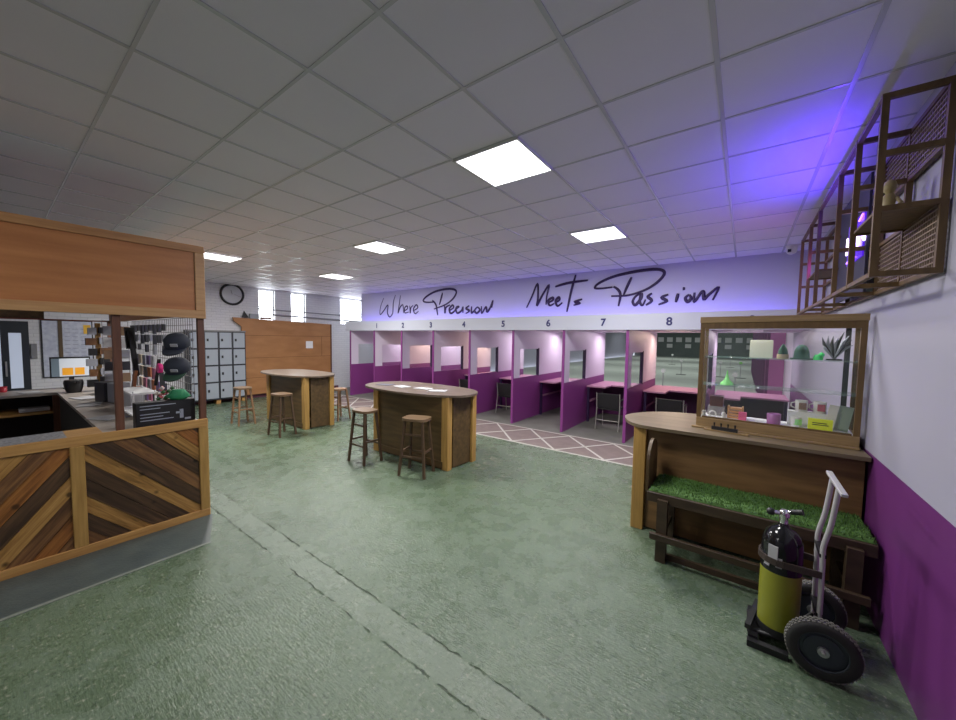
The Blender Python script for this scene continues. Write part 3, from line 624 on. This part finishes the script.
# behind the kiosk on the far left wall
dframe = mat('dark door frame',(.02,.025,.035),.4)
d = struct(G().box(XL,XL+.06,-.55,.50,-.0,2.12), 'door_1', dframe)
G().box(XL+.06,XL+.065,.24,.40,.75,1.88).box(XL+.06,XL+.065,-.28,.14,.3,1.95).build('glazing', mat('pale door glass',(.45,.5,.6),.15,emit=(.6,.68,.85),es=.35), d)
G().box(XL+.06,XL+.09,.18,.205,1.0,1.3).build('handle', M['steel'], d)
t = thing('whiteboard', 'white notice board covered in grey writing on the far wall behind the monitor', 'whiteboard', (XL+.02,1.02,1.5))
G().box(XL+.005,XL+.03,.66,1.42,.93,2.17).build('frame', M['black'], t)
G().box(XL+.03,XL+.034,.68,.90,.95,2.15).box(XL+.03,XL+.034,.96,1.40,.95,2.15).build('surface', mat('whiteboard surface',(.62,.65,.74),.3,noise=((.45,.48,.60),14,(1,1,1),4,.2)), t)
G().box(XL+.03,XL+.05,.90,.96,.93,2.17).build('divider', M['brown_z'], t)
g = G()
for i in range(9): 
    for j in range(3): g.box(XL+.034,XL+.036,.99+.12*j,1.07+.12*j,1.3+.085*i,1.305+.085*i)
g.build('writing', M['navy'], t)
put(G().cb((XL+.038,1.33,1.98),(.004,.11,.20)),'sticky_note',mat('yellow note',(.85,.5,.05),.6,),'yellow note on the upper right of the white notice board','note')
put(G().box(XL,XL+.04,.52,.60,1.35,1.66),'wall_switch',mat('grey switch box',(.22,.22,.24),.5),'grey switch box on the wall between the dark door and the white board','switch')

# ---------------------------------------------------------------- display counter
t = thing('display_counter', 'brown timber counter with curved end carrying the glass cabinet', 'counter', (0,4.2,0))
out = [Vector(p) for p in ((.79,3.80,0),(.79,4.85,0))] + catmull([(.2,4.86,0),(-.42,4.82,0),(-.80,4.66,0),(-1.02,4.30,0),(-.98,4.02,0),(-.84,3.83,0),(-.62,3.79,0)],6)
G().prism([(p.x,p.y) for p in out],1.045,1.075).build('countertop', M['dtop'], t, bevel=.004)
G().box(-.74,.78,3.90,3.925,.02,1.045).build('front_panel', wood('warm brown counter panel',(.22,.12,.045),(.13,.07,.026),(1,9,9),2), t)
G().bar((-.80,3.92,.53),(-.80,4.62,.53),.03,1.03).box(-.78,.78,4.68,4.70,.02,1.045).build('side_panel', M['brown_z'], t)
G().cb((-.80,3.875,.5225),(.115,.06,1.045)).build('corner_post', M['pine_z'], t, bevel=.004)
G().cb((-.76,4.64,.5225),(.10,.10,1.045)).build('corner_post', M['pine_z'], t, bevel=.004)
CA = math.atan2(-.06,1.10); CO = Vector((-.345,4.10,1.075))
def cabp(u,d,z=0): return Vector((CO.x+u*math.cos(CA)-d*math.sin(CA), CO.y+u*math.sin(CA)+d*math.cos(CA), z))
U, D = 1.112, .33
t = thing('display_cabinet', 'timber framed glass display cabinet with two glass shelves standing on the counter', 'cabinet')
M['cabf'] = wood('cabinet brown frame', (.17,.10,.035),(.10,.058,.02),(6,6,1)); M['cabp'] = wood('cabinet pale rail', (.33,.22,.10),(.22,.145,.065),(1,14,14))
h0, h1 = .0, 1.068
G().box(0,U,-.012,D,h0,.10).box(-.03,U+.0,-.05,-.012,h0,.018).build('plinth', M['cabp'], t, bevel=.003)
G().box(-.005,U+.005,-.015,.03,1.012,h1).box(-.005,U,D-.03,D,.985,h1).build('top_rail', M['cabp'], t, bevel=.003)
G().box(0,U,.03,D-.03,1.045,1.055).build('top_glass', M['glass'], t)
G().box(.03,U-.03,.0,D-.03,.10,.103).build('floor_liner', M['white'], t)
g = G()
for u in (0,U-.036): g.box(u,u+.036,-.006,.03,.10,.955)
g.box(0,U,-.008,.03,.955,1.012); g.box(.045,U-.045,-.006,.02,.10,.115)
g.build('front_frame', M['cabf'], t)
g = G()
for u in (0,U-.03): g.box(u,u+.03,D-.03,D,.10,.985)
g.build('rear_frame', M['cabf'], t)
G().box(U-.09,U-.055,D-.045,D-.03,.10,.98).build('black_upright', M['black'], t)
G().box(.045,U-.045,.004,.008,.115,.935).build('front_glass', M['glass'], t)
G().box(.01,.014,.03,D-.03,.10,.985).build('side_glass', M['glass'], t); G().box(U-.014,U-.01,.03,D-.03,.10,.985).build('side_glass', M['glass'], t)
for z in (.42,.69): G().box(.012,U-.012,.03,D-.03,z-.008,z).build('glass_shelf', M['gshelf'], t)
t.location = CO; t.rotation_euler = (0,0,CA)
area('cabinet_lamp', cabp(.55,.16,CO.z+.94), (0,0,-1), .9, .03, 3.4, (1,.97,.92))
S1, S2, S0 = CO.z+.42, CO.z+.69, CO.z+.104
def cput(g, name, m, label, cat, u, d, z, rz=0, group=None):
    o = put(g, name, m, label, cat, group); o.location = cabp(u,d,z+.001); o.rotation_euler = (0,0,CA+rz); return o
cput(G().box(-.085,.085,0,.01,0,.165),'display_card',mat('cream card',(.55,.55,.45),.6),'plain cream card standing on the top cabinet shelf','card',.465,.17,S2)
M['felt'] = mat('dark green felt',(.01,.05,.035),.9)
t = thing('felt_hat','dark green pointed felt hat on the top cabinet shelf','hat')
G().lathe([(.075,0),(.078,.01),(.055,.012),(.050,.07),(.035,.11),(.015,.125)]).build('crown',M['felt'],t); G().lathe([(.052,.02),(.053,.035)]).build('band',M['black'],t); t.location = cabp(.745,.15,S2+.001)
cput(G().lathe([(.04,0),(.042,.04)],m=1).lathe([(.035,.04),(.03,.08),(.006,.13)],m=0),'gnome_figure',[M['felt'],mat('tan body',(.4,.3,.2),.7)],'small figure in a green pointed hat left of the felt hat','figurine',.62,.13,S2)
cput(G().lathe([(.03,0),(.034,.02),(.02,.045)]).lathe([(.018,.03),(.02,.05),(.005,.065)],(.02,0,0)),'green_trinket',mat('bright green plastic',(.05,.65,.15),.4,),'bright green trinket on the top cabinet shelf beside the metal ornament','trinket',.85,.12,S2)
g = G()
for i in range(9):
    a = -.9+.22*i; L_ = .16+.05*((i*3)%4)/3; g.tube([(0,0,.01),(math.sin(a)*L_*.5,.01*(i%3-1),.05+L_*.5*math.cos(a)),(math.sin(a)*L_*.75+.02,.02*(i%2),.03+L_*math.cos(a))],[.006,.012,.002],6,m=i%2)
g.lathe([(.05,0),(.05,.012)],m=1)
cput(g,'metal_ornament',[mat('tarnished silver',(.35,.37,.42),.3,.6),M['black']],'spiky silver and black ornament on the top cabinet shelf by the right wall','ornament',.95,.16,S2)
cput(G().lathe([(.055,0),(.05,.02),(.02,.05),(.008,.10),(.004,.14)]),'green_stand',mat('light green plastic',(.25,.75,.22),.4),'light green cone shaped stand on the lower glass shelf','stand',.22,.14,S1)
cput(G().box(-.055,.055,-.05,.05,0,.10),'gift_box',mat('dark red box',(.10,.015,.02),.4),'dark red box at the left of the cabinet floor raised on a block','box',.14,.22,S0+.09)
cput(G().box(-.07,.07,-.05,.05,0,.089),'display_riser',mat('clear grey riser',(.3,.28,.3),.2),'grey riser block under the dark red box','riser',.14,.22,S0)
M['fig'] = mat('white figurine',(.75,.74,.70),.4)
for u,lb in ((.055,'white knob figurine at the left end of the cabinet floor'),(.125,'white ring figurine second from left on the cabinet floor'),(.215,'white low figurine third from left on the cabinet floor')):
    g = G().lathe([(.022,0),(.024,.01),(.012,.02),(.020,.035),(.014,.055)]) if u!=.125 else G().tube([(.027*math.cos(k*PI/8),0,.03+.027*math.sin(k*PI/8)) for k in range(16)],.007,6,closed=True)
    cput(g,'figurine',M['fig'],lb,'figurine',u,.06,S0,0,'white figurines on the cabinet floor')
g = G(); 
for j in range(4): g.box(-.06,.06,-.04,.04,.0+.028*j,.018+.028*j)
for a in (-.055,.055): g.box(a-.006,a+.006,-.042,.042,0,.115)
cput(g,'slatted_crate',mat('orange tan slats',(.55,.28,.10),.5),'small orange slatted crate on the cabinet floor','crate',.30,.15,S0)
cput(G().box(-.03,.03,-.02,.02,0,.075),'pink_carton',mat('hot pink card',(.8,.12,.28),.5),'hot pink carton in front of the orange crate','carton',.36,.08,S0)
cput(G().lathe([(.048,0),(.05,.09),(.046,.092),(.044,.01)]),'tub',mat('mauve tub',(.38,.12,.34),.4),'round mauve tub on the cabinet floor beneath the left mug','tub',.585,.10,S0)
cput(G().box(-.13,.13,-.05,.05,0,.12),'display_riser',M['white'],'white riser block under the two printed mugs','riser',.81,.23,S0)
def mug(u, d, z, c, label):
    t = thing('mug', label, 'mug', (0,0,0), 'printed mugs in the cabinet')
    G().lathe([(.042,0),(.043,.10),(.039,.10),(.038,.01)]).build('body', M['fig'], t)
    G().cb((.006,-.041,.052),(.05,.008,.06)).build('print', c, t)
    G().tube([(-.042,0,.08),(-.068,0,.07),(-.07,0,.04),(-.042,0,.025)],.006,6).build('handle', M['fig'], t)
    t.location = cabp(u,d,z+.001); t.rotation_euler = (0,0,CA)
mug(.77,.22,S0+.12,PKC[2],'white mug with a dark picture and handle, left of the two on the riser')
mug(.89,.22,S0+.12,mat('pink print',(.6,.12,.2),.5),'white mug with a pink picture, right of the two on the riser')
cput(G().lathe([(.035,0),(.036,.085)],m=0).lathe([(.0365,.02),(.0365,.07)],(.003,0,0),m=1),'candle_jar',[M['fig'],mat('lime print',(.35,.8,.3),.4)],'white jar with a lime label between the mauve tub and yellow box','jar',.735,.09,S0)
cput(G().box(-.075,.075,-.02,.02,0,.095).box(-.05,.04,-.0215,-.02,.06,.066,1).box(-.05,.05,-.0215,-.02,.045,.051,1),'yellow_box',[mat('fluorescent yellow card',(.85,.95,.02),.5),M['black']],'fluorescent yellow printed box at the front of the cabinet','box',.885,.05,S0)
for i,u in enumerate((.985,1.045)): cput(G().bar((0,0,.004),(.03,0,.21),.085,.008),'leaning_booklet',[M['fig'],mat('grey green booklet',(.30,.38,.30),.5)][i],['pale booklet leaning at the right end of the cabinet floor','grey green booklet leaning outermost at the right end of the cabinet'][i],'booklet',u-.03,.13,S0,0,'booklets leaning in the cabinet')
t = thing('peg_block', 'small black block with four upright pegs on a pale strip in front of the cabinet', 'peg holder', (-.11,3.99,1.075))
G().cb((-.10,3.99,1.083),(.34,.05,.014),-.16).build('strip', M['cabp'], t); G().cb((-.11,3.992,1.105),(.20,.03,.03),-.16).build('block', M['black'], t)
for k_ in range(4): G().tube([(-.19+.053*k_,4.005-.0085*k_,1.115),(-.19+.053*k_,4.005-.0085*k_,1.155)],[.004,.008],8).build('peg', M['dmetal'], t)

# ---------------------------------------------------------------- bench
M['bleg'] = wood('dark bench timber', (.065,.042,.024),(.038,.024,.014),(2,9,9),2)
t = thing('bench', 'dark timber bench with green artificial grass seat in front of the counter', 'bench', (.08,3.6,0))
G().box(-.63,.77,3.42,3.87,.545,.585).box(-.63,.77,3.40,3.43,.50,.585).build('seat_board', M['bleg'], t, bevel=.004)
nx, ny = 90, 28; g = G(); vs = []
for j in range(ny+1):
    for i in range(nx+1):
        e = 1 if (0<i<nx and 0<j<ny) else 0
        vs.append((-.62+1.39*i/nx, 3.42+.45*j/ny, .588+e*(.022+random.uniform(-.007,.007))))
g.add(vs, [(j*(nx+1)+i,j*(nx+1)+i+1,(j+1)*(nx+1)+i+1,(j+1)*(nx+1)+i) for j in range(ny) for i in range(nx)],0,True)
for _ in range(9000):
    x,y = random.uniform(-.61,.76), random.uniform(3.42,3.865); a = random.random()*6.28; dx,dy = .003*math.cos(a),.003*math.sin(a); lx,ly = random.uniform(-.012,.012),random.uniform(-.012,.012)
    g.add([(x-dx,y-dy,.60),(x+dx,y+dy,.60),(x+lx,y+ly,.60+random.uniform(.015,.032))],[(0,1,2)],random.choice((0,1,2)))
g.build('grass_cover', [mat('turf green',(.06,.14,.025),.8),mat('light turf blade',(.12,.25,.045),.7),mat('dark turf blade',(.035,.09,.015),.8)], t, recalc=False)
pts = [(3.45,.56),(3.83,.56)]+[(3.64+.19*math.cos(a_),.80+.20*math.sin(a_)) for a_ in [PI*k_/14 for k_ in range(0,15)]]
G().prism(pts,-.655,-.63,ax='x').build('arm_side', M['brown_z'], t, bevel=.004)
for x in (-.50,.66):
    G().cb((x,3.40,.27),(.08,.08,.545)).build('leg', M['bleg'], t); G().cb((x,3.82,.27),(.08,.06,.545)).build('leg', M['bleg'], t)
G().box(-.585,.74,3.325,3.36,.20,.255).build('foot_rail', M['bleg'], t, bevel=.003)
G().box(-.54,.70,3.44,3.47,.0,.05).build('floor_rail', M['bleg'], t)
G().box(-.52,-.48,3.44,3.8,.20,.25).box(.64,.68,3.44,3.8,.20,.25).build('cross_rail', M['bleg'], t)

# ---------------------------------------------------------------- sack truck and gas cylinder
M['rubber'] = mat('black rubber', (.02,.02,.02), .75); M['tread'] = mat('dusty tread', (.16,.155,.14), .9)
M['alu'] = mat('dull aluminium', (.50,.49,.50), .45, .3)
t = thing('sack_truck', 'silver and black sack truck with pneumatic wheels beside the purple wall', 'trolley', (.42,2.9,0))
def wheel(cy, s):
    cx, cz, R = .44, .165, .165
    w = G(); prof = [(R-.055,-.030),(R-.02,-.036),(R-.004,-.025),(R,0),(R-.004,.025),(R-.02,.036),(R-.055,.030)]
    w.lathe(prof+[prof[0]],(cx,cy,cz),40,axis='y',cap=False)
    wo = w.build('wheel', M['rubber'], t)
    g = G()
    for k_ in range(44):
        a_ = 2*PI*k_/44
        for jj,yy in enumerate((-.020,-.007,.007,.020)):
            aa = a_+(jj%2)*PI/44; rr = R-.001-abs(yy)*.12
            g.cb((cx+rr*math.cos(aa),cy+yy,cz+rr*math.sin(aa)),(.008,.011,.014),ry=-aa)
    g.build('tread', M['tread'], wo)
    g = G(); g.lathe([(R-.055,-.012),(R-.055,.012)],(cx,cy,cz),32,axis='y'); g.lathe([(.085,-.02),(.085,.0)],(cx,cy,cz),24,axis='y',m=0)
    g.tube([(cx+(R-.056)*math.cos(k_*PI/16),cy+s*.022,cz+(R-.056)*math.sin(k_*PI/16)) for k_ in range(32)],.006,6,closed=True)
    g.build('rim', mat('dark blue grey rim',(.045,.055,.07),.35,.3), wo)
    G().lathe([(.026,-.035),(.030,.03)],(cx,cy,cz),16,axis='y').lathe([(.010,-.055),(.010,.05)],(cx,cy,cz),10,axis='y').build('hub', M['steel'], wo)
wheel(2.755,-1); wheel(3.16,1)
G().tube([(.44,2.72,.165),(.44,3.19,.165)],.011).build('axle', M['steel'], t)
for y in (2.86,3.05):
    G().tube(catmull([(.435,y,.15),(.43,y,.62),(.43,y,.72),(.455,y,.86),(.475,y,1.07)],4),.0135).build('rail', M['alu'], t)
G().bar((.48,2.74,1.075),(.475,3.16,1.085),.030,.018).build('handle_bar', M['alu'], t, bevel=.003)
g = G()
for z in (.30,.66): G().bar((.43,2.85,z),(.43,3.06,z),.03,.02).build('cross_member', M['dmetal'], t)
g = G()
g.tube([(.44,2.86,.20),(.36,2.86,.08),(.10,2.86,.045)],.014); g.tube([(.44,3.05,.20),(.36,3.05,.08),(.10,3.05,.045)],.014); g.bar((.13,2.80,.04),(.13,3.12,.04),.05,.03); g.box(.10,.40,2.86,3.05,.052,.062); g.bar((.10,2.78,.02),(.30,2.78,.02),.04,.04); g.bar((.10,2.80,.1),(.16,3.12,.1),.03,.03)
g.build('toe_plate', M['black'], t)
CX, CY = .255, 2.95
g = G(); ring = [(CX+.113*math.cos(a_),CY+.113*math.sin(a_),.545) for a_ in [PI*.5+PI*k_/12 for k_ in range(13)]]
pts = [(.43,CY+.10,.545),(.34,CY+.108,.545)]+ring+[(.34,CY-.108,.545),(.43,CY-.10,.545)]
for a_,b_ in zip(pts,pts[1:]): g.bar(a_,b_,.010,.04,up=(0,0,1))
g.build('retaining_strap', mat('dark strap',(.05,.035,.03),.5), t)
t = thing('gas_cylinder', 'black shouldered diving style gas cylinder with yellow lower body strapped to the sack truck', 'gas cylinder', (CX,CY,.064))
G().lathe([(.085,.066),(.10,.085),(.104,.12),(.104,.47)],(CX,CY,0),36).build('lower_body', mat('yellow paint',(.25,.26,.025),.35), t)
G().lathe([(.1045,.47),(.1045,.62),(.100,.66),(.085,.70),(.060,.73),(.030,.745),(.026,.765)],(CX,CY,0),36).build('shoulder', M['blackg'], t)
G().lathe([(.106,.066),(.106,.11)],(CX,CY,0),36).build('boot', M['black'], t)
g = G(); g.lathe([(.022,.765),(.022,.80),(.028,.81),(.028,.84),(.018,.85)],(CX,CY,0),16); g.tube([(CX-.06,CY-.01,.825),(CX,CY,.825)],.014); g.tube([(CX,CY,.825),(CX+.035,CY,.845)],.011)
g.build('valve', M['chrome'], t)
g = G(); g.lathe([(.012,-.02),(.022,-.01),(.022,.015),(.012,.02)],(CX-.068,CY-.01,.825),12,axis='x'); g.tube([(CX+.03,CY,.845),(CX+.085,CY-.02,.865)],[.016,.018]); g.build('hand_wheel', M['black'], t)
g = G(); g.cb((CX-.05,CY-.098,.60),(.05,.006,.09),-.45); g.cb((CX-.075,CY-.08,.53),(.03,.006,.05),-.75); g.cb((CX-.02,CY-.1055,.545),(.03,.006,.06),-.15)
g.build('label', M['paper'], t)

# ---------------------------------------------------------------- wall rack
t = thing('wall_rack', 'long brown open frame rack with wire panels mounted high on the right wall', 'shelf rack', (.66,4.5,2.27))
M['rackw'] = wood('rack brown wood', (.17,.10,.038),(.105,.062,.024),(9,9,2))
X0, X1 = .545, .775; RY = [2.88,3.42,3.96,4.9,5.5,6.25]; RZ = [2.285,2.63,2.92,3.215]
b = .029
for i,y in enumerate(RY):
    for x in (X0,X1):
        G().box(x-b/2,x+b/2,y-b/2,y+b/2,2.27,3.23).build('upright', M['rackw'], t)
    for z in (RZ if i!=3 else [2.285,2.93]):
        G().box(X0+b/2,X1-b/2,y-b/2,y+b/2,z-b/2,z+b/2).build('cross_bar', M['rackw'], t)
for x in (X0,X1):
    for z in (2.285,3.215)+((2.63,2.92) if x==X1 else ()):
        G().box(x-b/2+.002,x+b/2-.002,RY[0],RY[-1],z-b/2+.002,z+b/2-.002).build('long_rail', M['rackw'], t)
for a_,b_ in ((2.88,3.42),(4.9,5.5)): G().box(X0,X1,a_,b_,2.625,2.64).build('shelf_board', M['rackw'], t)
g = G()
for za,zb in ((2.30,2.60),(2.945,3.185)):
    for k_ in range(30):
        y = 2.90+k_*.033; g.bar((X1-.005,y,za),(X1-.005,y,zb),.007,.007)
    n_ = int((zb-za)/.028)
    for k_ in range(n_+1): g.bar((X1-.008,2.89,za+k_*(zb-za)/n_),(X1-.008,3.88,za+k_*(zb-za)/n_),.007,.007)
g.build('wire_panel', mat('tarnished brass wire',(.30,.22,.15),.4,.4), t)
G().box(.70,.715,3.93,4.95,2.30,3.18).build('back_board', mat('blackish back board',(.03,.028,.05),.6), t)
t = thing('neon_sign', 'glowing violet white neon letters on a small blue panel inside the wall rack', 'neon sign', (.66,4.15,2.62))
G().box(.69,.70,3.98,4.50,2.58,2.92).build('backing', mat('blue lit acrylic',(.05,.02,.3),.2,emit=(.12,.02,.9),es=.7), t)
text_mesh('letters','ION',.25,mat('violet white neon',(1,1,1),.5,emit=(.75,.55,1.0),es=3.5),t,(.683,4.19,2.74),(PI/2,0,-PI/2),.004).scale = (1.45,.85,1)
g = G().tube([(.683,4.45,2.60),(.683,4.30,2.63),(.683,4.2,2.61)],.006).tube([(.683,4.1,2.87),(.683,4.0,2.90)],.006)
g.build('tube_flourish', mat('violet neon tube',(1,1,1),.5,emit=(.35,.1,1.0),es=4), t)
t = thing('carved_figurine', 'small pale carved figure standing on the near shelf of the wall rack', 'figurine', (.63,3.10,2.64))
m_ = mat('pale olive wood',(.34,.27,.12),.6)
G().lathe([(.03,.641),(.022,.66),(.024,.70),(.032,.74),(.02,.765)],(.63,3.10,2.0),12).tube([(.60,3.12,2.735),(.585,3.13,2.69),(.60,3.10,2.66)],.009).tube([(.655,3.08,2.735),(.67,3.06,2.70),(.65,3.05,2.68)],.009).build('torso', m_, t)
G().lathe([(.012,.765),(.026,.785),(.030,.81),(.022,.835),(.008,.845)],(.63,3.10,2.0),12).build('head', m_, t)
put(G().lathe([(.035,0),(.04,.1),(.02,.16),(.02,.22)],(.64,3.24,2.641),14),'bottle',M['blackg'],'dark bottle behind the carved figure on the wall rack','bottle')
area('rack_strip_lamp', (.62,5.3,2.75), (-.6,.3,-.1), .9, .03, 3, (.55,.05,1.0))
# ---------------------------------------------------------------- range furniture seen through the lanes
M['plum'] = mat('plum side baffle', (.36,.11,.29), .6)
p0 = None
for i in range(12):
    y = 11.2+i*1.7
    lb = 'plum side baffle on the right of the range, number %s from the near end' % ['one','two','three','four','five','six','seven','eight','nine','ten','eleven','twelve'][i]
    if p0 is None:
        p0 = thing('side_baffle', lb, 'baffle', (.65,y,0), 'plum baffles down the right side of the range')
        G().box(.50,.78,y-.12,y-.02,.0,2.9).build('panel', M['plum'], p0); G().box(.44,.50,y-.10,y-.04,0,2.9).build('edge_post', M['dpurple'], p0)
    else: dup(p0, (.65,y,0), lb)
M['green'] = mat('green target',(.3,.7,.2),.6)
rows = [(15,[(-1.2,'pale'),(-2.4,'pale'),(-.2,'pale')]),(24,[(-1.0,'pale'),(-2.9,'pale'),(-4.5,'pale'),(-.1,'green')]),(34,[(-2.2,'pale'),(-4.8,'pale'),(-6.4,'pale'),(-.8,'pale')])]
for y,l in rows:
    for x,c in l:
        t = thing('target_stand', '%s target on a thin stand, %s row, %s from the right'%('green' if c=='green' else 'pale',{15:'nearest',24:'middle',34:'farthest'}[y],ORD[sorted([-q_[0] for q_ in l]).index(-x)]), 'target', (x,y,0), 'target stands on the range floor at %d metres'%y)
        G().tube([(x,y,.02),(x,y,.75)],.02,6).build('pole', M['steel'], t); G().box(x-.25,x+.25,y-.15,y+.15,0,.02).build('foot', M['dmetal'], t)
        G().lathe([(.08,-.01),(.08,.01)],(x,y,.82),14,axis='y').build('face', M['green'] if c=='green' else M['white'], t)
for i in range(12):
    x = -11+i*1.05
    t = tag(G().box(x-.33,x+.33,52.9,52.95,1.9,2.5).build('target_board', M['white']), 'white target board on the dark far range wall, upper row, %s from the left'%ORD[i], 'target board', 'white target boards on the far range wall')
    if i%2: tag(G().box(x-.33,x+.33,52.9,52.95,1.15,1.65).build('target_board', M['white']), 'white target board on the dark far range wall, lower row, below the %s'%ORD[i], 'target board', 'white target boards on the far range wall')
